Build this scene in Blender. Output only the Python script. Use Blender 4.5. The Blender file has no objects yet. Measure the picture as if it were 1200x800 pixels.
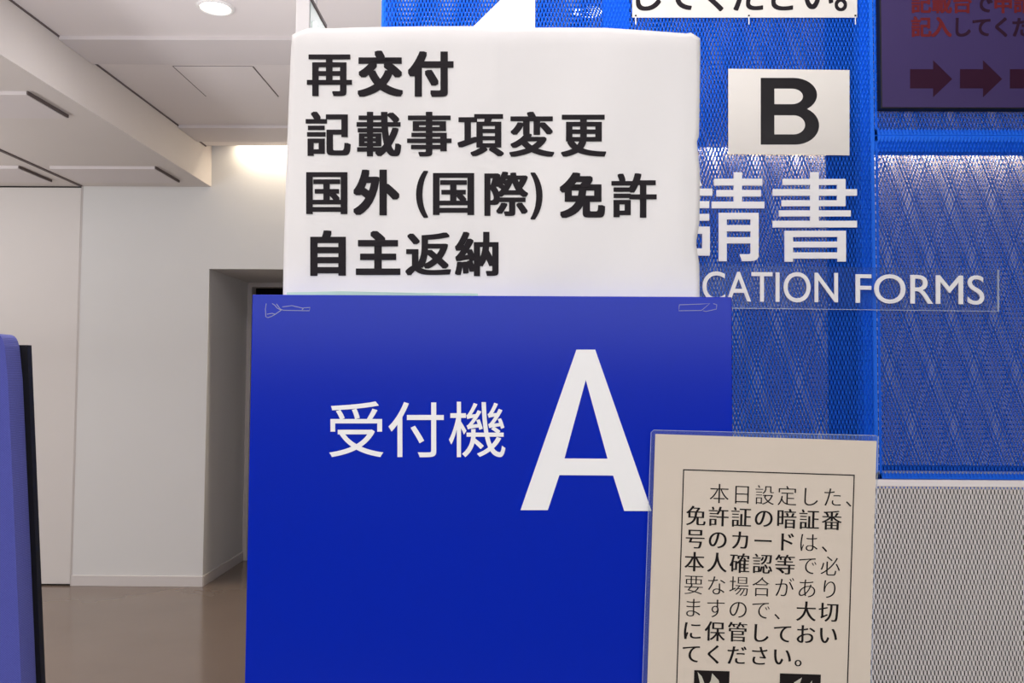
import bpy, bmesh, math, random
from mathutils import Vector, Matrix
random.seed(3)
S = bpy.context.scene
COL = S.collection

# ------------------------------------------------------------------ camera
F = 1000.0                                    # focal length in px of the 1200 px wide frame
EYE = Vector((0, 0, 1.5))
ROLL = math.radians(0.32)
d = Vector((8, -45, -F)).normalized()         # world +Y seen in camera space
u0 = Vector((math.sin(ROLL), math.cos(ROLL), 0))
u = (u0 - d * u0.dot(d)).normalized()         # world +Z in camera space
r = d.cross(u)                                # world +X in camera space
R = Matrix((r, d, u))                         # camera space -> world
cam_d = bpy.data.cameras.new('camera')
cam_d.sensor_width = 36
cam_d.lens = 36 * F / 1200
cam_d.clip_start = 0.02
cam = bpy.data.objects.new('camera', cam_d)
cam.matrix_world = Matrix.Translation(EYE) @ R.to_4x4()
COL.objects.link(cam)
S.camera = cam


def P(px, py, Y):
    """point of the vertical plane y = Y that the photo shows at px, py"""
    v = R @ Vector(((px - 600) / F, -(py - 400) / F, -1))
    return EYE + v * (Y / v.y)


# ------------------------------------------------------------------ light
S.view_settings.view_transform = 'Standard'
S.view_settings.look = 'None'
S.view_settings.gamma = 1
S.view_settings.use_curve_mapping = False
S.view_settings.exposure = 0.0
W = bpy.data.worlds.new('world')
S.world = W
W.use_nodes = True
W.node_tree.nodes['Background'].inputs[0].default_value = (0.9, 0.95, 1, 1)
W.node_tree.nodes['Background'].inputs[1].default_value = 0.6


def area(name, loc, rot, sx, sy, power, color=(1, 1, 1), spread=180):
    l = bpy.data.lights.new(name, 'AREA')
    l.shape = 'RECTANGLE'
    l.size, l.size_y = sx, sy
    l.energy = power
    l.color = color
    l.spread = math.radians(spread)
    o = bpy.data.objects.new(name, l)
    o.location = loc
    o.rotation_euler = [math.radians(a) for a in rot]
    COL.objects.link(o)
    return o


CEIL = 3.175
LOW = 2.905
YW = 6.2                                      # wall at the far end
FRONT = -6.0
# daylight through the high windows behind the camera
area('daylight', (-0.8, FRONT + 0.05, 2.45), (90, 0, 0), 9.0, 1.1, 142, (0.92, 0.97, 1))
# rows of ceiling lamps, and unseen uplights added to brighten the ceiling
LAMP = (0.97, 0.97, 1)
area('ceiling_lamps_front', (0.5, -1.6, CEIL - 0.03), (0, 0, 0), 6.0, 1.2, 62, LAMP)
area('ceiling_lamps_mid', (-1.0, 3.84, CEIL - 0.035), (0, 0, 0), 1.6, 0.3, 14, LAMP)
area('ceiling_lamps_side', (-4.4, 2.0, LOW - 0.03), (0, 0, 0), 1.2, 5.0, 76, LAMP)
area('added_uplight', (-1.2, 0.9, 2.1), (180, 0, 0), 4.5, 2.0, 120, LAMP)
area('added_uplight_far', (-0.7, 3.4, 1.65), (180, 0, 0), 0.7, 1.8, 17, LAMP)
area('added_uplight_side', (-4.6, 3.0, 1.7), (180, 0, 0), 1.0, 3.5, 85, LAMP)
area('cove_lamp', (0.85, 6.145, CEIL + 0.07), (12, 0, 0), 5.8, 0.06, 50, (1, 0.86, 0.66), 150)


# ------------------------------------------------------------------ materials
def lin(c):
    return tuple((x / 255 / 12.92) if x / 255 <= 0.04045 else ((x / 255 + 0.055) / 1.055) ** 2.4 for x in c) + (1,)


def mat(name, rgb, rough=0.6, noise=0.0, scale=20, bump=0.0, bscale=60, metal=0.0, coat=0.0, spec=0.5, alpha=1.0, emit=0.0):
    m = bpy.data.materials.new(name)
    m.use_nodes = True
    nt = m.node_tree
    b = nt.nodes['Principled BSDF']
    c = lin(rgb)
    b.inputs['Base Color'].default_value = c
    b.inputs['Roughness'].default_value = rough
    b.inputs['Metallic'].default_value = metal
    b.inputs['Coat Weight'].default_value = coat
    b.inputs['Coat Roughness'].default_value = 0.12
    b.inputs['Specular IOR Level'].default_value = spec
    b.inputs['Alpha'].default_value = alpha
    if emit:
        b.inputs['Emission Color'].default_value = c
        b.inputs['Emission Strength'].default_value = emit
    tc = nt.nodes.new('ShaderNodeTexCoord')
    if noise:
        n = nt.nodes.new('ShaderNodeTexNoise')
        n.inputs['Scale'].default_value = scale
        n.inputs['Detail'].default_value = 5
        nt.links.new(tc.outputs['Object'], n.inputs['Vector'])
        mx = nt.nodes.new('ShaderNodeMix')
        mx.data_type = 'RGBA'
        mx.inputs[6].default_value = tuple(x * (1 - noise) for x in c[:3]) + (1,)
        mx.inputs[7].default_value = tuple(min(1, x * (1 + noise)) for x in c[:3]) + (1,)
        nt.links.new(n.outputs['Fac'], mx.inputs[0])
        nt.links.new(mx.outputs[2], b.inputs['Base Color'])
    if bump:
        n2 = nt.nodes.new('ShaderNodeTexNoise')
        n2.inputs['Scale'].default_value = bscale
        nt.links.new(tc.outputs['Object'], n2.inputs['Vector'])
        bp = nt.nodes.new('ShaderNodeBump')
        bp.inputs['Strength'].default_value = bump
        bp.inputs['Distance'].default_value = 0.002
        nt.links.new(n2.outputs['Fac'], bp.inputs['Height'])
        nt.links.new(bp.outputs['Normal'], b.inputs['Normal'])
    return m


M_wall = mat('wall_paint', (212, 210, 207), 0.7, 0.015, 3, 0.05, 200)
M_door = mat('door_paint', (210, 204, 199), 0.6, 0.01, 3)
M_ceil = mat('ceiling_paint', (222, 214, 211), 0.75, 0.01, 4)
M_band = mat('ceiling_band_tone', (208, 200, 198), 0.75, 0.01, 4)  # slightly darker tone than the ceiling
M_beam = mat('beam_paint', (206, 198, 192), 0.7, 0.01, 4)
M_gap = mat('shadow_gap', (28, 24, 24), 0.8)
M_groove_shade = mat('groove_shade_grey', (96, 84, 82), 0.8)  # grey for grooves and for strips painted as shade
M_floor = mat('polished_floor', (116, 101, 90), 0.16, 0.10, 2.2, 0.02, 8)
M_skirt = mat('baseboard_vinyl', (205, 198, 194), 0.5)
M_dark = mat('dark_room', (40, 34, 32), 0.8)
M_steel = mat('door_frame_steel', (188, 180, 176), 0.4)
M_mesh = mat('blue_mesh_paint', (28, 112, 240), 0.5, spec=0.2)
M_rear = mat('shaded_mesh_blue', (5, 34, 122), 0.55, spec=0.2)  # mesh blue darkened: shade of the rear layer put into its colour
M_post = mat('blue_frame_paint', (0, 112, 252), 0.5, spec=0.2)
M_wmesh = mat('white_mesh_paint', (252, 246, 242), 0.45)
M_back = mat('cabinet_backing', (34, 26, 23), 0.8)
M_panel = mat('blue_sign_board', (0, 38, 184), 0.2, spec=0.18)
M_panelside = mat('board_edge', (60, 100, 190), 0.4)
M_white = mat('white_vinyl_letter', (254, 254, 253), 0.5)
M_paper = mat('poster_paper', (244, 242, 240), 0.55, 0.012, 6, 0.15, 12)
M_board = mat('foam_board', (236, 234, 230), 0.7)
M_ink = mat('black_ink', (30, 24, 29), 0.6, spec=0.2)
M_inkgloss = mat('black_gloss_ink', (18, 15, 18), 0.25, spec=0.3, bump=0.25, bscale=30)
M_sheet = mat('laminated_sheet', (222, 217, 208), 0.3, coat=0.3, bump=0.05, bscale=10)
M_notice = mat('notice_paper', (224, 211, 194), 0.5, 0.02, 8, coat=0.15)
M_noticeink = mat('notice_ink', (26, 20, 20), 0.6, spec=0.2)
M_pale = mat('pale_print', (200, 196, 180), 0.5)
M_tie = mat('cable_tie_nylon', (238, 238, 236), 0.4)
M_black = mat('black_plastic', (14, 13, 15), 0.5, spec=0.3)
M_lampring = mat('lamp_trim', (224, 220, 216), 0.4)
M_lampglow = mat('lamp_glow', (255, 250, 240), 0.5, emit=4.0)
M_exit = mat('exit_sign_housing', (226, 220, 214), 0.4)
M_exitface = mat('exit_sign_face', (165, 178, 168), 0.5)
M_green = mat('exit_green', (18, 140, 84), 0.4)
M_greent = mat('green_tape', (196, 226, 206), 0.4)
M_screen = mat('display_glass', (58, 46, 88), 0.2, emit=0.1, spec=0.3)
M_scrred = mat('display_red', (98, 32, 37), 0.5, emit=0.05, spec=0.1)
M_scrdark = mat('display_dark', (44, 22, 40), 0.5, emit=0.1, spec=0.1)
M_scrarrow = mat('display_arrow', (46, 18, 38), 0.5, emit=0.05, spec=0.1)
M_glass = mat('window_glass', (230, 240, 245), 0.05, alpha=0.25)


def film(name, tint, amount, rough=0.08):
    m = bpy.data.materials.new(name)
    m.use_nodes = True
    nt = m.node_tree
    out = nt.nodes['Material Output']
    b = nt.nodes['Principled BSDF']
    b.inputs['Base Color'].default_value = lin(tint)
    b.inputs['Roughness'].default_value = rough
    t = nt.nodes.new('ShaderNodeBsdfTransparent')
    mx = nt.nodes.new('ShaderNodeMixShader')
    mx.inputs[0].default_value = amount
    nt.links.new(t.outputs[0], mx.inputs[1])
    nt.links.new(b.outputs[0], mx.inputs[2])
    nt.links.new(mx.outputs[0], out.inputs[0])
    return m


M_film = film('clear_film', (150, 170, 205), 0.11)
M_filmedge = film('film_edge', (215, 225, 240), 0.42)
M_acryl = film('clear_acrylic', (90, 125, 195), 0.08)
M_acrylside = film('acrylic_edge', (215, 228, 245), 0.45)
M_tapefilm = film('tape_film', (150, 170, 215), 0.14)


def fabric():
    m = mat('blue_fabric', (78, 84, 178), 0.85)
    nt = m.node_tree
    b = nt.nodes['Principled BSDF']
    b.inputs['Sheen Weight'].default_value = 0.3
    tc = nt.nodes.new('ShaderNodeTexCoord')
    mp = nt.nodes.new('ShaderNodeMapping')
    mp.inputs['Rotation'].default_value = (0, math.radians(35), 0)
    w = nt.nodes.new('ShaderNodeTexWave')
    w.bands_direction = 'Z'
    w.inputs['Scale'].default_value = 120
    w.inputs['Distortion'].default_value = 1.5
    w.inputs['Detail'].default_value = 2
    w.inputs['Detail Scale'].default_value = 6
    nt.links.new(tc.outputs['Object'], mp.inputs[0])
    nt.links.new(mp.outputs[0], w.inputs[0])
    mx = nt.nodes.new('ShaderNodeMix')
    mx.data_type = 'RGBA'
    mx.inputs[6].default_value = lin((58, 62, 150))
    mx.inputs[7].default_value = lin((88, 96, 190))
    nt.links.new(w.outputs['Fac'], mx.inputs[0])
    nt.links.new(mx.outputs[2], b.inputs['Base Color'])
    bp = nt.nodes.new('ShaderNodeBump')
    bp.inputs['Strength'].default_value = 0.4
    bp.inputs['Distance'].default_value = 0.001
    nt.links.new(w.outputs['Fac'], bp.inputs['Height'])
    nt.links.new(bp.outputs['Normal'], b.inputs['Normal'])
    return m


M_fabric = fabric()


# ------------------------------------------------------------------ helpers
def link(name, me, m, parent=None):
    if m and not me.materials:
        me.materials.append(m)
    o = bpy.data.objects.new(name, me)
    COL.objects.link(o)
    if parent:
        o.parent = parent
        o.matrix_parent_inverse = Matrix.Translation(-parent.location)
    return o


def raw(name, verts, faces, m, parent=None, smooth=False):
    me = bpy.data.meshes.new(name)
    me.from_pydata([tuple(v) for v in verts], [], faces)
    if smooth:
        me.polygons.foreach_set('use_smooth', [True] * len(me.polygons))
    me.update()
    return link(name, me, m, parent)


class MB:
    def __init__(self):
        self.bm = bmesh.new()

    def box(self, a, b, bev=0.0, seg=2):
        c = [(a[i] + b[i]) / 2 for i in range(3)]
        s = [abs(b[i] - a[i]) for i in range(3)]
        g = bmesh.ops.create_cube(self.bm, size=1, matrix=Matrix.Translation(c) @ Matrix.Diagonal(s + [1]))
        if bev:
            es = list({e for v in g['verts'] for e in v.link_edges})
            bmesh.ops.bevel(self.bm, geom=es, offset=bev, segments=seg, profile=0.5, affect='EDGES')
        return self

    def prism(self, pts, dv):
        """polygon of 3-D points extruded along dv"""
        dv = Vector(dv)
        a = [self.bm.verts.new(p) for p in pts]
        b = [self.bm.verts.new(Vector(p) + dv) for p in pts]
        n = len(pts)
        f = [self.bm.faces.new(a), self.bm.faces.new(b[::-1])]
        for i in range(n):
            self.bm.faces.new((a[i], b[i], b[(i + 1) % n], a[(i + 1) % n]))
        bmesh.ops.triangulate(self.bm, faces=[x for x in f if len(x.verts) > 4])
        return self

    def tube(self, pts, rad, closed=False, n=6):
        pts = [Vector(p) for p in pts]
        rings = []
        m_ = len(pts)
        for i, p in enumerate(pts):
            q = (pts[(i + 1) % m_] - pts[i - 1]) if closed else (pts[min(i + 1, m_ - 1)] - pts[max(i - 1, 0)])
            q.normalize()
            a = q.orthogonal().normalized()
            if abs(q.y) < 0.9:
                a = (Vector((0, 1, 0)) - q * q.y).normalized()
            b = q.cross(a)
            rings.append([self.bm.verts.new(p + (a * math.cos(t) + b * math.sin(t)) * rad)
                          for t in [2 * math.pi * k / n for k in range(n)]])
        for i in range(m_ if closed else m_ - 1):
            A, B = rings[i], rings[(i + 1) % m_]
            for k in range(n):
                self.bm.faces.new((A[k], A[(k + 1) % n], B[(k + 1) % n], B[k]))
        if not closed:
            self.bm.faces.new(rings[0][::-1])
            self.bm.faces.new(rings[-1])
        return self

    def lathe(self, prof, loc, seg=40):
        """profile of (radius, z) turned about a vertical axis"""
        rings = []
        for rr, z in prof:
            if rr < 1e-6:
                rings.append([self.bm.verts.new((loc[0], loc[1], loc[2] + z))] * seg)
            else:
                rings.append([self.bm.verts.new((loc[0] + rr * math.cos(2 * math.pi * k / seg),
                                                 loc[1] + rr * math.sin(2 * math.pi * k / seg), loc[2] + z)) for k in range(seg)])
        for A, B in zip(rings, rings[1:]):
            for k in range(seg):
                vs = []
                for v in (A[k], A[(k + 1) % seg], B[(k + 1) % seg], B[k]):
                    if v not in vs:
                        vs.append(v)
                if len(vs) > 2:
                    self.bm.faces.new(vs)
        return self

    def obj(self, name, m, parent=None, smooth=False):
        bmesh.ops.recalc_face_normals(self.bm, faces=self.bm.faces)
        me = bpy.data.meshes.new(name)
        self.bm.to_mesh(me)
        self.bm.free()
        if smooth:
            me.polygons.foreach_set('use_smooth', [True] * len(me.polygons))
        return link(name, me, m, parent)


def tag(o, label, cat, group=None):
    o['label'] = label
    o['category'] = cat
    if group:
        o['group'] = group
    return o


def thing(name, label, cat, loc=(0, 0, 0), group=None):
    o = bpy.data.objects.new(name, None)
    o.empty_display_size = 0.1
    o.location = loc
    COL.objects.link(o)
    return tag(o, label, cat, group)


def struct(o):
    o['kind'] = 'structure'
    return o


# ---- lettering
_gl = {}


def glyph(ch, off=0.0):
    """flat outline mesh of a character in em units"""
    k = (ch, off)
    if k not in _gl:
        c = bpy.data.curves.new('glyph', 'FONT')
        c.body = ch
        c.size = 1
        c.resolution_u = 6
        c.offset = off
        o = bpy.data.objects.new('glyph', c)
        COL.objects.link(o)
        bpy.context.view_layer.update()
        me = bpy.data.meshes.new_from_object(o.evaluated_get(bpy.context.evaluated_depsgraph_get()))
        _gl[k] = ([(v.co.x, v.co.y) for v in me.vertices], [tuple(p.vertices) for p in me.polygons])
        bpy.data.objects.remove(o)
        bpy.data.curves.remove(c)
        bpy.data.meshes.remove(me)
    return _gl[k]


SQ = [(0, 0), (1, 1), (-1, 1), (1, -1), (-1, -1), (1, 0), (-1, 0), (0, 1), (0, -1),
      (1, .5), (1, -.5), (-1, .5), (-1, -.5), (.5, 1), (.5, -1), (-.5, 1), (-.5, -1)]


def letters(items, shifts=((0, 0),), off=0.0):
    """items: (char, centre x, centre y, em width, em height) in a y-down plane -> verts2d, faces"""
    V, Fc = [], []
    for ch, cx, cy, ew, eh in items:
        gv, gf = glyph(ch, off)
        for q, (sx, sy) in enumerate(shifts):
            b = len(V)
            V += [(cx + (x - 0.5 + sx) * ew, cy - (y - 0.38 + sy) * eh, q * 2e-5) for x, y in gv]
            Fc += [tuple(i + b for i in f) for f in gf]
    return V, Fc


def bold(dx, dy):
    return [(a * dx, b * dy) for a, b in SQ]


def word_fit(word, x0, x1, yt, yb, yb2=None):
    """a Latin word stretched to the ink box x0..x1, top yt, baseline yb"""
    gv, gf = glyph(word)
    ax, bx = min(v[0] for v in gv), max(v[0] for v in gv)
    cap = 0.686
    sl = ((yb2 - yb) / (x1 - x0)) if yb2 else 0
    V = []
    for x, y in gv:
        px = x0 + (x - ax) / (bx - ax) * (x1 - x0)
        V.append((px, yb - y / cap * (yb - yt) + sl * (px - x0)))
    return V, list(gf)


def flat(name, V, Fc, fn, m, parent=None):
    return raw(name, [fn(v[0], v[1]) - Vector((0, v[2] if len(v) > 2 else 0, 0)) for v in V], Fc, m, parent)


def on(Y):
    return lambda x, y: P(x, y, Y)


def extrude_flat(name, V, Fc, Y, depth, m, parent=None):
    """flat lettering given real thickness behind its face"""
    me = bpy.data.meshes.new(name)
    me.from_pydata([tuple(P(v[0], v[1], Y - (v[2] if len(v) > 2 else 0))) for v in V], [], Fc)
    bm = bmesh.new()
    bm.from_mesh(me)
    g = bmesh.ops.extrude_face_region(bm, geom=list(bm.faces))
    bmesh.ops.translate(bm, verts=[v for v in g['geom'] if isinstance(v, bmesh.types.BMVert)], vec=(0, depth, 0))
    bmesh.ops.recalc_face_normals(bm, faces=bm.faces)
    bm.to_mesh(me)
    bm.free()
    return link(name, me, m, parent)


def holed(name, loops, Y, m, parent, depth=0.0006):
    bm = bmesh.new()
    es = []
    for lp in loops:
        vs = [bm.verts.new(P(x, y, Y)) for x, y in lp]
        es += [bm.edges.new((vs[i], vs[(i + 1) % len(vs)])) for i in range(len(vs))]
    bmesh.ops.triangle_fill(bm, use_beauty=True, use_dissolve=False, edges=es)
    g = bmesh.ops.extrude_face_region(bm, geom=list(bm.faces))
    bmesh.ops.translate(bm, verts=[v for v in g['geom'] if isinstance(v, bmesh.types.BMVert)], vec=(0, depth, 0))
    bmesh.ops.recalc_face_normals(bm, faces=bm.faces)
    me = bpy.data.meshes.new(name)
    bm.to_mesh(me)
    bm.free()
    return link(name, me, m, parent)


# ------------------------------------------------------------------ room shell
XB = P(247, 240, YW).x                        # wall corner at the passage
XS = P(97, 240, YW).x                         # seam between wall and sliding door
ZH = P(247, 315, YW).z                        # head of the passage
YP = 7.14                                     # inner end of the passage
XL, XR = -6.0, 4.6
XO = XB + 1.15                                # right jamb of the passage
struct(MB().box((XL, FRONT, -0.1), (XR, 9.5, 0)).obj('floor', M_floor))
YC = 6.07                                     # the ceiling stops short of the wall: light slot
struct(MB().box((XB, FRONT, CEIL), (XR, YC, CEIL + 0.02)).obj('ceiling', M_ceil))
struct(MB().box((XB, YC - 0.3, CEIL + 0.16), (XR, YW + 0.1, CEIL + 0.2)).obj('ceiling_slot', M_ceil))
struct(MB().box((XL, FRONT, LOW), (XB, YC + 0.14, CEIL + 0.2)).obj('ceiling_low', M_beam))
# far wall: left stretch, piece above the passage, piece right of it
mb = MB()
mb.box((XS, YW, 0), (XB, YP, CEIL + 0.2))
mb.box((XB, YW, ZH), (XO, YP, CEIL + 0.2))
mb.box((XO, YW, 0), (XR, YP, CEIL + 0.2))
struct(mb.obj('wall_back', M_wall))
struct(MB().box((XL, YW + 0.05, 0), (XS, YW + 0.2, CEIL)).obj('wall_back_left', M_gap))
dr = struct(MB().box((XL + 0.02, YW - 0.005, 0.012), (XS - 0.012, YW + 0.03, LOW - 0.012), 0.002).obj('door_1', M_door))
struct(MB().box((XS - 0.012, YW - 0.002, 0), (XS, YW + 0.02, LOW)).obj('trim_1', M_steel))
struct(MB().box((XL - 0.1, FRONT, 0), (XL, 9.5, CEIL + 0.2)).obj('wall_left', M_wall))
struct(MB().box((XR, FRONT, 0), (XR + 0.1, 9.5, CEIL + 0.2)).obj('wall_right', M_wall))
# room beyond the passage
struct(MB().box((XL, 9.4, 0), (XR, 9.5, CEIL)).obj('wall_far', M_dark))
struct(MB().box((XL, YP, 2.5), (XR, 9.5, 2.55)).obj('ceiling_far', M_dark))
# steel frame at the inner end of the passage
fr = MB()
fr.box((XB, YP - 0.05, 0), (XB + 0.035, YP + 0.06, ZH))
fr.box((XB + 0.035, YP - 0.05, ZH - 0.035), (XO - 0.035, YP + 0.06, ZH))
fr.box((XO - 0.035, YP - 0.05, 0), (XO, YP + 0.06, ZH))
struct(fr.obj('trim_2', M_steel))
struct(MB().box((XS, YW - 0.012, 0), (XB + 0.004, YW, 0.075), 0.002).obj('baseboard_back', M_skirt))
struct(MB().box((XB, YW, 0), (XB + 0.008, YP - 0.05, 0.075), 0.002).obj('baseboard_passage', M_skirt))
struct(MB().box((XO, YW - 0.012, 0), (XR, YW, 0.075), 0.002).obj('baseboard_right', M_skirt))
# wall behind the camera with its strip window
mb = MB()
mb.box((XL, FRONT - 0.1, 0), (XR, FRONT, 1.85))
mb.box((XL, FRONT - 0.1, 3.0), (XR, FRONT, CEIL + 0.2))
struct(mb.obj('wall_front', M_wall))
struct(MB().box((XL, FRONT - 0.06, 1.85), (XR, FRONT - 0.05, 3.0)).obj('window_1', M_glass))

# lowered ceiling bands, each stops short of the beam
for k, (ya, yb) in enumerate(((-1.8, -1.45), (-0.32, 0.03), (1.15, 1.5), (2.62, 2.96), (4.1, 4.43), (5.57, 5.9))):
    struct(MB().box((XB + 0.002, ya, CEIL - 0.02), (XR, yb, CEIL), 0.001).obj('trim_%d' % (3 + k), M_band))
XG = P(88, 217, YW - 0.1).x                   # groove between the low ceiling bays
for k, (ya, yb) in enumerate(((2.62, 2.96), (4.12, 4.5), (5.6, 6.0))):
    mb = MB()
    mb.box((XG + 0.09, ya, LOW - 0.02), (XB - 0.16, yb, LOW), 0.001)
    mb.box((XL, ya, LOW - 0.02), (XG - 0.12, yb, LOW), 0.001)
    struct(mb.obj('trim_%d' % (9 + k), M_band))
    mb = MB()
    mb.box((XB - 0.16, ya, LOW - 0.016), (XB - 0.152, yb, LOW), 0)
    mb.box((XG - 0.12, ya, LOW - 0.016), (XG - 0.112, yb, LOW), 0)
    struct(mb.obj('trim_%d' % (12 + k), M_groove_shade))  # dark strips paint the shade on the band ends
struct(MB().box((XG - 0.012, FRONT, LOW - 0.006), (XG + 0.012, YW - 0.02, LOW), 0).obj('trim_15', M_groove_shade))
# dark strip put in as the shade line along the beam's top edge
struct(MB().box((XB, FRONT, CEIL - 0.008), (XB + 0.006, YC, CEIL), 0).obj('trim_16', M_groove_shade))

# ------------------------------------------------------------------ blue expanded-metal partition
YM = 2.5                                      # front face of the partition
YR = 2.72                                     # its rear layer of mesh
XA = P(447, 20, YM).x
XC = P(1027, 300, YM).x
XE = P(1290, 300, YM).x
ZT = 2.85
ZS = P(1100, 158.5, YM).z
ZB = P(1100, 561, YM).z
PX, PZ = 0.01068, 0.0287


def expanded(name, x0, x1, z0, z1, Y, m, parent, wall=True, hw=0.21, hh=0.28, relief=1.0, px=PX, pz=PZ):
    """one sheet of expanded metal: tilted strands round elongated holes"""
    import numpy as np
    nx = int((x1 - x0) / px)
    nz = int((z1 - z0) / (pz / 2))
    sx, sz = px, pz / 2                       # column pitch and half the row period
    nz -= 1
    mx_, mz_ = (x1 - x0 - nx * sx) / 2, (z1 - z0 - (nz + 1) * sz) / 2
    ii, jj = np.meshgrid(np.arange(nx), np.arange(nz))
    ii, jj = ii.ravel(), jj.ravel()
    keep = ~((jj % 2 == 1) & (ii == nx - 1))
    ii, jj = ii[keep], jj[keep]
    cx = x0 + mx_ + (ii + 0.5 + 0.5 * (jj % 2)) * sx
    cz = z0 + mz_ + (jj + 1) * sz
    t = np.arange(8) * math.pi / 4
    so = np.array([(0.5, 0, 0), (.25, 0.5, .0022), (0, 1, .0), (-.25, .5, -.0022), (-.5, 0, 0), (-.25, -.5, -.0022), (0, -1, 0), (.25, -.5, .0022)])
    inn = np.stack([np.cos(t) * hw, np.sin(t) * hh * 2, np.array([.0006, .0012, .0016, .0012, .0006, -.0006, -.001, -.0006])], 1)
    inn[1::2, 0] *= 1.08
    so[:, 2] *= relief
    inn[:, 2] *= relief
    rings = [so, inn]
    if wall:
        r3 = inn.copy()
        r3[:, 2] += 0.0016
        rings.append(r3)
    n = len(cx)
    vs = []
    for rg in rings:
        v = np.empty((n, 8, 3))
        v[:, :, 0] = cx[:, None] + rg[None, :, 0] * sx
        v[:, :, 2] = cz[:, None] + rg[None, :, 1] * sz
        v[:, :, 1] = Y + rg[None, :, 2]
        vs.append(v)
    V = np.stack(vs, 1).reshape(-1, 3)        # cell, ring, point
    nr = len(rings)
    base = (np.arange(n) * nr * 8)[:, None, None, None]
    k = np.arange(8)
    q = []
    for a in range(nr - 1):
        q.append(np.stack([a * 8 + k, (a + 1) * 8 + k, (a + 1) * 8 + (k + 1) % 8, a * 8 + (k + 1) % 8], 1))
    q = np.stack(q)[None]
    Fq = (base + q).reshape(-1, 4)
    me = bpy.data.meshes.new(name)
    me.vertices.add(len(V))
    me.vertices.foreach_set('co', V.ravel())
    nf = len(Fq)
    me.loops.add(nf * 4)
    me.loops.foreach_set('vertex_index', Fq.ravel().astype(np.int32))
    me.polygons.add(nf)
    me.polygons.foreach_set('loop_start', (np.arange(nf) * 4).astype(np.int32))
    me.update(calc_edges=True)
    # edge flanges fill the saw-tooth rim of the sheet
    o = link(name, me, m, parent)
    bm = bmesh.new()
    bm.from_mesh(me)
    for a, b in (((x0, z0), (x1, z0 + mz_ + sz)), ((x0, z1 - mz_ - sz), (x1, z1)), ((x0, z0), (x0 + mx_ + sx * .6, z1)), ((x1 - mx_ - sx * .6, z0), (x1, z1))):
        bmesh.ops.create_cube(bm, size=1, matrix=Matrix.Translation(((a[0] + b[0]) / 2, Y + 0.002, (a[1] + b[1]) / 2)) @ Matrix.Diagonal((b[0] - a[0], 0.0016, b[1] - a[1], 1)))
    bm.to_mesh(me)
    bm.free()
    return o


pt = thing('mesh_partition', 'tall blue expanded-metal partition with white mesh lower part, right of the board', 'partition', ((XA + XE) / 2, YM, 0))
expanded('mesh_panel', XA, XC - 0.001, ZB, ZT, YM, M_mesh, pt)
expanded('mesh_panel', XC + 0.002, XE, ZS + 0.002, ZT, YM + 0.002, M_mesh, pt)
expanded('mesh_panel', XC + 0.002, XE, ZB, ZS - 0.002, YM + 0.001, M_mesh, pt)
wp = expanded('mesh_panel', XA, XE, 0.06, ZB - 0.004, YM - 0.001, M_wmesh, pt, hw=0.2, hh=0.30, relief=0.3)
wp['label'] = 'white expanded-metal lower panel'
wt = MB().box((XA, YM - 0.004, ZB - 0.022), (XE, YM + 0.012, ZB - 0.003), 0.001).obj('top_rail', M_wmesh, pt)
wt['label'] = 'white rail above the white mesh'
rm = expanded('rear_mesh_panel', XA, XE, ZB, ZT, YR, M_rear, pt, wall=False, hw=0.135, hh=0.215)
rm['label'] = 'rear layer of mesh, its shade put into the navy colour'
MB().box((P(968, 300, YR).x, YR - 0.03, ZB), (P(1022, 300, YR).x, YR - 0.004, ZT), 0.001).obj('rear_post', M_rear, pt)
mb = MB()
mb.box((P(1011, 300, YM).x, YM + 0.006, ZB), (XC, YM + 0.05, ZT), 0.001)
mb.obj('post', M_post, pt)
MB().box((XA, YM + 0.006, 0.0), (XA + 0.006, YR + 0.01, ZT), 0.001).obj('post', M_post, pt)
MB().box((P(707, 20, YM).x, YM + 0.006, P(740, 172, YM).z), (P(738, 20, YM).x, YM + 0.05, ZT), 0.001).obj('post', M_post, pt)
MB().box((XE - 0.04, YM + 0.006, 0.0), (XE, YR + 0.01, ZT), 0.001).obj('post', M_post, pt)
MB().box((XC, YM + 0.006, P(1100, 177, YM).z), (XE - 0.04, YM + 0.05, ZS + 0.014), 0.001).obj('rail', M_post, pt)
MB().box((XA + 0.006, YM + 0.012, ZB - 0.03), (XE - 0.04, YR + 0.01, ZB - 0.012), 0.001).obj('shelf', M_post, pt)
MB().box((XA + 0.006, YM + 0.09, 0.0), (XE - 0.04, YM + 0.11, ZB - 0.032), 0.001).obj('backing_panel', M_back, pt)
MB().box((XA + 0.006, YM - 0.002, 0.0), (XE - 0.04, YM + 0.02, 0.058), 0.001).obj('plinth', M_wmesh, pt)

# white cut-out characters fixed on the mesh
YL = YM - 0.006
for ch, cx in (('申', 735), ('請', 845), ('書', 955)):
    V, Fc = letters([(ch, cx, 254, 109, 112)], bold(0.008, 0.006))
    extrude_flat('kanji_letter', V, Fc, YL, 0.005, M_white, pt)
num = [(627, -40), (627, 300), (577, 300), (577, 58), (536, 97), (505, 80)]
holed('numeral', [num], YL, M_white, pt, 0.005)

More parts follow.
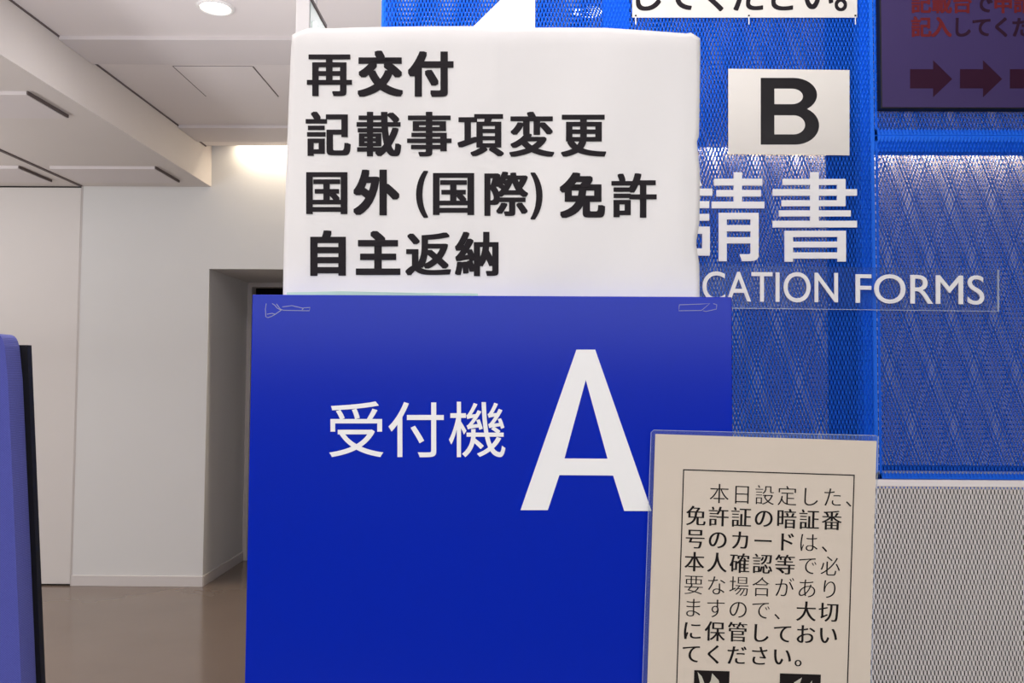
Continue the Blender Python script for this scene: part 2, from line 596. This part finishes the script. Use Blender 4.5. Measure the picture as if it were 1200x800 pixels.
# clear plate with the English line
pl = thing('acrylic_sign', 'clear plate with white English lettering screwed to the blue mesh', 'sign', P(915, 364, YM - 0.008))
pts = [P(650, 306, YL), P(1170, 316, YL), P(1170, 364, YL), P(650, 360, YL)]
MB().prism(pts, (0, 0.003, 0)).obj('plate', M_acryl, pl)
mb = MB()
mb.prism([P(1169.2, 316, YL - .0005), P(1171, 316, YL - .0005), P(1171, 365, YL - .0005), P(1169.2, 365, YL - .0005)], (0, 0.004, 0))
mb.prism([P(858, 360.5, YL - .0005), P(1171, 364.3, YL - .0005), P(1171, 365.1, YL - .0005), P(858, 361.3, YL - .0005)], (0, 0.004, 0))
mb.obj('plate_edge', M_acrylside, pl)
for w_, a, b, t, c, c2 in (('APPLI', 668, 812, 316, 349, 351), ('CATION', 823.5, 982, 318, 352.5, 354), ('FORMS', 1003, 1153.5, 321, 354.5, 356.5)):
    V, Fc = word_fit(w_, a, b, t, c, c2)
    Fb = list(Fc)
    V2 = []
    F2 = []
    for q, (sx, sy) in enumerate(((0, 0), (.12, .1), (-.12, -.1))):
        n0 = len(V2)
        V2 += [(x + sx, y + sy, q * 4e-5) for x, y in V]
        F2 += [tuple(i + n0 for i in f) for f in Fb]
    extrude_flat('lettering', V2, F2, YL - 0.0045, 0.004, M_white, pl)
for x, y in ((875, 316), (968, 318), (972, 357), (1058, 319), (1060, 359), (1164, 320), (1166, 360), (876, 355)):
    c = P(x, y, YL - 0.001)
    MB().box(c - Vector((.0016, .0008, .0016)), c + Vector((.0016, .0008, .0016)), .0006).obj('screw_head', M_acrylside, pl)

# ------------------------------------------------------------------ sheets on the mesh
YSH = YM - 0.009


def sheet(name, label, corners, m, Y, cat='sign'):
    t = thing(name, label, cat, P(sum(c[0] for c in corners) / 4, max(c[1] for c in corners), Y))
    MB().prism([P(x, y, Y) for x, y in corners], (0, 0.0015, 0)).obj('sheet', m, t)
    return t


bs = sheet('letter_sign', 'cream sheet with a bold black letter B on the blue mesh', [(853.5, 80.5), (995.5, 82), (995.5, 182), (853.5, 180.5)], M_sheet, YSH)


def arc(cx, cy, rx, ry, a0, a1, n=14):
    return [(cx + rx * math.cos(math.radians(a0 + (a1 - a0) * i / n)), cy - ry * math.sin(math.radians(a0 + (a1 - a0) * i / n))) for i in range(n + 1)]


Bo = [(891.5, 91.2)] + arc(930, 111.2, 27.5, 20, 90, -64) + arc(932, 147, 28, 22.4, 62, -90) + [(891.5, 169.4)]
Bi1 = [(907.5, 103.8)] + arc(928, 112.9, 13, 9.1, 90, -90) + [(907.5, 122)]
Bi2 = [(907.5, 135)] + arc(930, 146.2, 13.5, 11.2, 90, -90) + [(907.5, 157.4)]


holed('lettering', [Bo, Bi1, Bi2], YSH - 0.0004, M_inkgloss, bs)

ns = sheet('request_notice', 'white laminated sheet with rounded black characters, tied to mesh at top edge of photo', [(741, -92), (1004.5, -90), (1004.5, 20.5), (741, 20.5)], M_sheet, YSH)
V, Fc = letters([(c, 757 + 40.2 * i, -7, 42, 44) for i, c in enumerate('してください。')], bold(0.02, 0.016))
flat('lettering', V, Fc, on(YSH - 0.0006), M_ink, ns)
for i, x in enumerate((745, 877.7, 1002.5)):
    t = thing('cable_tie', ('white cable tie at the left corner of the laminated sheet on the mesh',
                            'white cable tie at the middle of the laminated sheet\'s lower edge',
                            'white cable tie at the right corner of the laminated sheet on the mesh')[i],
              'cable tie', P(x, 26, YSH - 0.002), 'cable ties holding the sheet on the mesh')
    a, b = P(x - .6, 19, YSH - 0.002), P(x + .6, 28.5, YSH - 0.002)
    MB().box((a.x, a.y, b.z), (b.x, a.y + 0.0012, a.z), 0.0003).obj('strap', M_tie, t)
    c = P(x, 18.3, YSH - 0.002)
    MB().box(c - Vector((.0024, .0012, .0024)), c + Vector((.0024, .0016, .0024)), .0006).obj('lock_head', M_black, t)

# ------------------------------------------------------------------ display
YD = YM - 0.03
dp = thing('display_screen', 'dark purple display with red and black Japanese text and arrows', 'display', P(1140, 128, YD))
a, b = P(1028.5, -170, YD), P(1275, 128, YD)
MB().box((a.x, YD, b.z), (b.x, YD + 0.028, a.z), 0.002).obj('housing', M_black, dp)
a, b = P(1030.2, -166, YD - .001), P(1272, 126.2, YD - .001)
MB().box((a.x, YD - 0.001, b.z), (b.x, YD + 0.002, a.z), 0.0004).obj('screen', M_screen, dp)
YDT = YD - 0.0016
V, Fc = letters([(c, 1079.5 + 23.6 * i, 31.5, 24.5, 25) for i, c in enumerate('記入')], bold(0.032, 0.026))
o = flat('lettering', V, Fc, on(YDT), M_scrred, dp)
o['label'] = 'red characters on the display'
V, Fc = letters([(c, 1127 + 23.6 * i, 31.5, 25, 25) for i, c in enumerate('してください')], bold(0.026, 0.024))
o = flat('lettering', V, Fc, on(YDT), M_scrdark, dp)
o['label'] = 'dark characters on the display'
V, Fc = letters([(c, 1079.5 + 24 * i + (0 if i < 3 else 24), 3.5, 24.5, 25) for i, c in enumerate('記載台申請書')], bold(0.032, 0.022))
o = flat('lettering', V, Fc, on(YDT), M_scrred, dp)
o['label'] = 'red characters on the display'
V, Fc = letters([('で', 1152, 3.5, 25, 25)], bold(0.026, 0.024))
o = flat('lettering', V, Fc, on(YDT), M_scrdark, dp)
o['label'] = 'dark characters on the display'
for k in range(3):
    x = 1066.5 + 58.5 * k
    ar = [(x, 81), (x + 27, 81), (x + 27, 70.5), (x + 49.5, 92.5), (x + 27, 114), (x + 27, 103.5), (x, 103.5)]
    holed('arrow', [ar], YDT, M_scrarrow, dp, 0.0004)

# ------------------------------------------------------------------ blue sign board
YB = 1.25
XP0, XP1 = P(293, 480, YB).x, P(858, 420, YB).x
ZP = P(577, 346.5, YB).z
sb = thing('sign_board', 'blue standing board with white characters and a large white A', 'sign', ((XP0 + XP1) / 2, YB + 0.012, 0))
MB().box((XP0, YB, 0.012), (XP1, YB + 0.024, ZP), 0.0012).obj('board', M_panel, sb)
MB().box((XP0 - 0.01, YB - 0.12, 0), (XP1 + 0.01, YB + 0.16, 0.012), 0.003).obj('base_plate', M_post, sb)
V, Fc = letters([('受', 417.5, 503, 70, 70), ('付', 488, 503, 70, 70), ('機', 559.5, 503, 70, 70)], bold(0.004, 0.004))
flat('lettering', V, Fc, on(YB - 0.0006), M_white, sb)
Aout = [(610, 597.5), (675.5, 409.5), (697.5, 409.5), (763.5, 598.5), (731, 598.5), (717, 556), (656, 556), (642, 597.5)]
Ain = [(662, 537), (686.5, 461), (711, 537)]
bm_parts = holed('lettering', [[(610, 597.5), (675.5, 409.5), (697.5, 409.5), (763.5, 598.5), (731.5, 598.5), (718.5, 557), (655.5, 556.5), (642, 597.5)],
                               [(661.5, 537), (686.5, 445), (712, 537.3)]], YB - 0.0008, M_white, sb)

# ------------------------------------------------------------------ paper sign above the board
YPS = 1.283


def px_interp(tab, y):
    for (a, va), (b, vb) in zip(tab, tab[1:]):
        if a <= y <= b:
            return va + (vb - va) * (y - a) / (b - a)
    return tab[0][1] if y < tab[0][0] else tab[-1][1]


L_EDGE = [(33, 343), (60, 341), (120, 338.5), (200, 335.5), (280, 333), (380, 331)]
R_EDGE = [(33, 820), (60, 820.5), (110, 820), (160, 819), (166, 816.5), (200, 820), (230, 820), (262, 819.5), (285, 815.5), (310, 819.5), (380, 820)]
T_EDGE = [(330, 42), (341, 41.5), (346, 39.5), (356, 34.5), (364, 32.8), (375, 33.2), (392, 33.2), (430, 32), (500, 31), (560, 30.8), (580, 32.4), (610, 32.6),
          (660, 32.4), (710, 32.8), (760, 36), (790, 38.2), (806, 39.5), (810, 38), (813, 41), (818, 42.5), (826, 52)]


def curl(x, y):
    """how far the paper stands off its plane towards the viewer (metres)"""
    w = 0.0022 * math.sin(x / 62.0 + 0.6) * math.cos(y / 95.0) + 0.0012 * math.sin(x / 23.0 + y / 60.0)
    e = max(0, (372 - x) / 42.0)
    w -= 0.011 * e * e
    e = max(0, (x - 792) / 30.0)
    w -= 0.006 * e * e
    e = max(0, (52 - y) / 22.0)
    w -= 0.006 * e * e
    w += 0.0016 * math.exp(-((x - 583 + (y - 40) * 0.05) / 5.0) ** 2) * max(0, 1 - (y - 30) / 110)
    fade = min(1, max(0, (372 - y) / 60.0))
    return w * fade


def on_paper(lift=0.0):
    return lambda x, y: P(x, y, YPS - 0.004 - curl(x, y) - lift)


ps = thing('paper_sign', 'large creased white paper sign with bold black characters standing above the blue board', 'sign', P(577, 375, YPS))
NX, NY = 90, 60
VV, FF = [], []
for j in range(NY + 1):
    for i in range(NX + 1):
        s, t = i / NX, j / NY
        yy = 34 + (376 - 34) * t
        xx = px_interp(L_EDGE, yy) * (1 - s) + px_interp(R_EDGE, yy) * s
        top = px_interp(T_EDGE, xx)
        yy = top + (376 - top) * t
        xx = px_interp(L_EDGE, yy) * (1 - s) + px_interp(R_EDGE, yy) * s
        VV.append(on_paper()(xx, yy))
for j in range(NY):
    for i in range(NX):
        a = j * (NX + 1) + i
        FF.append((a, a + 1, a + NX + 2, a + NX + 1))
pp = raw('sheet', VV, FF, M_paper, ps, True)
sm = pp.modifiers.new('thickness', 'SOLIDIFY')
sm.thickness = 0.0006
sm.offset = 0
a, b = P(352, 50, YPS + .016), P(812, 376, YPS + .016)
MB().box((a.x, YPS + 0.008, b.z), (b.x, YPS + 0.016, a.z), 0.002).obj('backing_board', M_board, ps)
rows = [
    [('再', 386, 87), ('交', 445.5, 87), ('付', 505, 87)],
    [('記', 384.5, 157.5), ('載', 443.5, 157.5), ('事', 503, 157.5), ('項', 563, 157.5), ('変', 623, 158), ('更', 683.5, 158)],
    [('国', 383, 226), ('外', 441, 226), ('(', 499, 226), ('国', 531.5, 227), ('際', 592, 227.5), (')', 623, 228), ('免', 682.5, 229.5), ('許', 743, 229.5)],
    [('自', 384, 297.5), ('主', 443, 297.5), ('返', 502, 298), ('納', 560, 298)],
]
DENSE = '国載事際変納項許記返再更'
for row in rows:
    its, its2 = [], []
    for ch, cx, cy in row:
        if ch in '()':
            its2.append((ch, cx + (10 if ch == '(' else 22.5), cy - 7, 46, 58))
        elif ch in '国自':
            its.append((ch, cx, cy - 1, 54, 54))
        else:
            its.append((ch, cx, cy - 0.5, 53.5, 54.5))
    V, Fc = letters([t for t in its if t[0] not in DENSE], bold(0.042, 0.032))
    for extra in (letters([t for t in its if t[0] in DENSE], bold(0.034, 0.017)), letters(its2, bold(0.03, 0.012))):
        Fc = Fc + [tuple(i + len(V) for i in f) for f in extra[1]]
        V = V + extra[0]
    flat('lettering', V, Fc, on_paper(0.0011), M_ink, ps)
gt = [(336, 342.5), (400, 341.2), (470, 342.6), (560, 343.8), (560, 349), (336, 349)]
MB().prism([on_paper(0.0028)(x, y) for x, y in gt], (0, 0.0003, 0)).obj('edge_tape', M_greent, ps)

# ------------------------------------------------------------------ laminated notice at the lower right
YN = 1.24
AN = math.radians(1.85)


def nloc(x, y):
    """point of the notice: x, y in px from its upper left paper corner, y down"""
    X = x * math.cos(AN) - y * math.sin(AN)
    Yy = x * math.sin(AN) + y * math.cos(AN)
    return 768 + X, 508.3 + Yy


def on_notice(Y):
    return lambda x, y: P(*nloc(x, y), Y)


NWID, NHGT = 259.5, 372
nt_ = thing('laminated_notice', 'cream laminated notice with a black-framed Japanese text, hanging at the lower right', 'notice', P(890, 880, YN))
on_n = on_notice(YN)
MB().prism([on_n(0, 0), on_n(NWID, 0), on_n(NWID + 2, NHGT), on_n(0, NHGT)], (0, 0.0006, 0)).obj('sheet', M_notice, nt_)
fo = [(-5, -1.5), (-2, -4.5), (NWID - 1, -6.5), (NWID + 1.8, -4), (NWID + 3.5, NHGT + 5), (-6, NHGT + 5)]
on_f = on_notice(YN + 0.001)
MB().prism([on_f(x, y) for x, y in fo], (0, 0.0006, 0)).obj('film', M_film, nt_)
MB().tube([on_f(x, y) for x, y in fo], 0.0005, closed=True).obj('film_edge', M_filmedge, nt_)
on_i = on_notice(YN - 0.0005)
FX0, FY0, FX1, FY1 = 34.5, 40.8, 234.5, 352
lw = 0.65
V, Fc = [], []
for x0, y0, x1, y1 in ((FX0, FY0, FX1, FY0), (FX0, FY1, FX1, FY1), (FX0, FY0, FX0, FY1), (FX1, FY0, FX1, FY1)):
    n0 = len(V)
    V += [(x0 - lw, y0 - lw), (x1 + lw, y0 - lw), (x1 + lw, y1 + lw), (x0 - lw, y1 + lw)]
    Fc.append((n0, n0 + 1, n0 + 2, n0 + 3))
flat('border_line', V, Fc, on_i, M_noticeink, nt_)
text = [('　本日設定した、', '0' * 8), ('免許証の暗証番', '1' * 7), ('号のカードは、', '1111100'), ('本人確認等で必', '1111100'),
        ('要な場合があり', '0' * 7), ('ますので、大切', '0000011'), ('に保管しておい', '1' * 7), ('てください。', '1' * 6)]
thin, thick = [], []
for r_, (ln, fl) in enumerate(text):
    for c_, ch in enumerate(ln):
        if ch == '　':
            continue
        it = (ch, 50.6 + 26.55 * c_, 67.3 + 26.9 * r_, 24.6, 25.2)
        (thick if fl[c_] == '1' else thin).append(it)
V, Fc = letters(thin, [(0.008, 0), (-0.008, 0)], -0.013)
flat('lettering', V, Fc, on_i, M_noticeink, nt_)
V, Fc = letters(thick, [(0.022, 0), (-0.022, 0), (0, 0), (0.011, 0), (-0.011, 0)], -0.006)
o = flat('lettering', V, Fc, on_i, M_noticeink, nt_)
o['label'] = 'bolder characters of the notice'
for k, (x0, x1, y0) in enumerate(((54.5, 96, 275), (155, 203, 275.5))):
    pc = flat('picture', [(x0, y0), (x1, y0), (x1, y0 + 46), (x0, y0 + 46)], [(0, 1, 2, 3)], on_i, M_noticeink, nt_)
    on_j = on_notice(YN - 0.0007)
    w_ = x1 - x0
    if k == 0:
        sh = [[(x0 + 4, y0 + 2), (x0 + 9, y0 + 7), (x0 + 14, y0 + 19), (x0 + 8, y0 + 19)], [(x0 + 21, y0 + 3), (x0 + 29, y0 + 11), (x0 + 31, y0 + 19), (x0 + 16, y0 + 19), (x0 + 20, y0 + 11)]]
    else:
        sh = [[(x0 + 26, y0 + 4), (x0 + 24, y0 + 10), (x0 + 27, y0 + 19), (x0 + 14, y0 + 19), (x0 + 17, y0 + 10)], [(x0 + 38, y0 + 7), (x0 + 37, y0 + 19), (x0 + 30, y0 + 19)]]
    V, Fc = [], []
    for p_ in sh:
        n0 = len(V)
        V += p_
        Fc.append(tuple(range(n0, n0 + len(p_))))
    flat('pale_shape', V, Fc, on_j, M_pale, pc)

# ------------------------------------------------------------------ bits of clear tape on the board
on_t = on(YB - 0.0005)
mb = MB()
for path in ([(312, 355.5), (311, 362), (311.5, 371), (314, 372), (318.5, 370.5), (322, 368.5), (330, 363)],
             [(319, 355.5), (322, 357.5), (325, 361), (329, 363)], [(313, 368), (319, 367), (322, 368)],
             [(324, 356), (328.5, 362), (332, 363.4), (345, 363.7), (362.5, 364), (363.3, 360.2), (356, 360.6), (354, 363)],
             [(331, 359.5), (342, 358), (355, 361)]):
    mb.tube([on_t(x, y) for x, y in path], 0.0005)
tag(mb.obj('clear_tape', M_filmedge), 'crumpled leftover clear tape at the blue board\'s upper left corner', 'tape', 'leftover tape on the blue board')
mb = MB()
for path in ([(796, 357.5), (795.5, 364), (822, 363.6), (832, 355.5), (820, 356.2), (796, 357)],
             [(824, 364), (827, 364.8), (839.5, 362), (840, 357), (836, 355.6)]):
    mb.tube([on_t(x, y) for x, y in path], 0.00042)
tag(mb.obj('clear_tape', M_filmedge), 'flat strip of clear tape at the blue board\'s upper right corner', 'tape', 'leftover tape on the blue board')

# ------------------------------------------------------------------ padded screen at the left edge
YQ = 1.5
q0 = P(20.5, 392, YQ + 0.04)
qb = P(36, 800, YQ + 0.04)
slope = (qb.x - q0.x) / (q0.z - qb.z)
xr0, zt = q0.x, q0.z
scr = thing('padded_screen', 'blue fabric padded screen with black back panel at left edge of photo', 'screen', (xr0 - 0.3, YQ + 0.05, 0))
prof = []
xb_ = xr0 + slope * (zt - 0.12)
wl = 0.62
rad = 0.022
bm = bmesh.new()
NZ = 24
outl = []
for i in range(NZ + 1):
    z = 0.12 + (zt - rad - 0.12) * i / NZ
    bulge = 0.004 * math.sin(math.pi * i / NZ)
    outl.append((xr0 + slope * (zt - z) + bulge + (0.003 if i < NZ else 0), z))
for i in range(1, 7):
    t = math.pi / 2 * i / 6
    outl.append((xr0 - rad * 0.75 * (1 - math.cos(t)), zt - rad + rad * math.sin(t)))
outl += [(xr0 - wl + rad, zt + 0.002), (xr0 - wl, zt - rad), (xr0 - wl - 0.01, 0.12)]
pad = MB().prism([(x, YQ, z) for x, z in outl], (0, 0.045, 0)).obj('padding', M_fabric, scr)
bv = pad.modifiers.new('round', 'BEVEL')
bv.width = 0.012
bv.segments = 4
bv.limit_method = 'ANGLE'
bv.angle_limit = math.radians(50)
ke, kb = P(37, 404.5, YQ + 0.06), P(53.5, 800, YQ + 0.06)
ks = (kb.x - ke.x) / (ke.z - kb.z)
MB().prism([(ke.x, YQ + 0.046, ke.z), (ke.x + ks * (ke.z - 0.05), YQ + 0.046, 0.05), (xr0 - wl - 0.03, YQ + 0.046, 0.05), (xr0 - wl - 0.01, YQ + 0.046, ke.z)], (0, 0.014, 0)).obj('back_panel', M_black, scr)
for x in (xr0 - 0.08, xr0 - wl + 0.1):
    MB().box((x - 0.025, YQ - 0.14, 0), (x + 0.025, YQ + 0.24, 0.03), 0.006).box((x - 0.02, YQ + 0.062, 0.03), (x + 0.02, YQ + 0.08, 0.06)).obj('foot', M_black, scr)

# ------------------------------------------------------------------ ceiling fittings
for px, py, lab in ((252.5, 8.5, 'round recessed downlight in the white ceiling at upper left'), (689, 13, 'round recessed downlight glimpsed through the blue mesh')):
    dirv = R @ Vector(((px - 600) / F, -(py - 400) / F, -1))
    k = (CEIL - EYE.z) / dirv.z
    c = EYE + dirv * k
    t = thing('downlight', lab, 'ceiling light', (c.x, c.y, CEIL), 'recessed downlights in the ceiling')
    MB().lathe([(0.066, -0.001), (0.068, -0.007), (0.074, -0.009), (0.082, -0.006), (0.084, 0.0)], (c.x, c.y, CEIL)).obj('trim_ring', M_lampring, t, True)
    MB().lathe([(0.0, -0.0045), (0.04, -0.0045), (0.068, -0.003), (0.068, 0.0)], (c.x, c.y, CEIL)).obj('lamp_lens', M_lampglow, t, True)

hc = []
for px, py in ((203, 77.5), (295, 77.5), (326, 113), (243, 113)):
    v = R @ Vector(((px - 600) / F, -(py - 400) / F, -1))
    hc.append(EYE + v * ((CEIL - EYE.z) / v.z))
x0, x1 = (hc[0].x + hc[3].x) / 2, (hc[1].x + hc[2].x) / 2
y0, y1 = (hc[0].y + hc[1].y) / 2, (hc[2].y + hc[3].y) / 2
h = thing('access_hatch', 'square access hatch with thin dark outline in the white ceiling', 'hatch', ((x0 + x1) / 2, (y0 + y1) / 2, CEIL))
mb = MB()
e = 0.007
mb.box((x0 - e, y0, CEIL - 0.001), (x0, y1, CEIL))
mb.box((x1, y0, CEIL - 0.001), (x1 + e, y1, CEIL))
mb.box((x0, y0 - e * .6, CEIL - 0.001), (x1, y0, CEIL))
mb.box((x0, y1, CEIL - 0.001), (x1, y1 + e * .6, CEIL))
mb.obj('outline_gap', M_groove_shade, h)
MB().box((x0, y0, CEIL - 0.003), (x1, y1, CEIL), 0.001).obj('hatch_door', M_ceil, h)

# hanging exit sign
YX = 3.2
a = P(347, 0, YX)
b = P(363, 0, YX)
ztop = P(364, -3, YX).z
zbot = ztop - 0.21
yl = 3.46
ex = thing('exit_sign', 'hanging white exit sign with green marking on its side, behind the paper sign', 'exit sign', ((a.x + b.x) / 2, YX + 0.13, ztop))
MB().box((a.x, YX, zbot), (b.x, yl, ztop), 0.003).obj('housing', M_exit, ex)
MB().box((b.x, YX + 0.006, zbot + 0.008), (b.x + 0.002, yl - 0.006, ztop - 0.012), 0.0005).obj('sign_face', M_exitface, ex)
MB().box((b.x - 0.004, YX, ztop - 0.009), (b.x + 0.007, yl + 0.006, ztop + 0.004), 0.001).obj('top_trim', M_groove_shade, ex)
ga = MB()
ga.prism([(b.x + 0.0022, 3.24, ztop - 0.079), (b.x + 0.0022, 3.35, ztop - 0.079), (b.x + 0.0022, 3.294, ztop - 0.048)], (0.0006, 0, 0))
ga.prism([(b.x + 0.0022, 3.23, ztop - 0.18), (b.x + 0.0022, 3.43, ztop - 0.18), (b.x + 0.0022, 3.43, ztop - 0.0795), (b.x + 0.0022, 3.23, ztop - 0.0795)], (0.0006, 0, 0))
ga.obj('green_marking', M_green, ex)
for yy in (YX + 0.06, yl - 0.06):
    MB().lathe([(0.008, 0), (0.008, CEIL - ztop)], ((a.x + b.x) / 2, yy, ztop), 12).obj('hanging_rod', M_exit, ex, True)
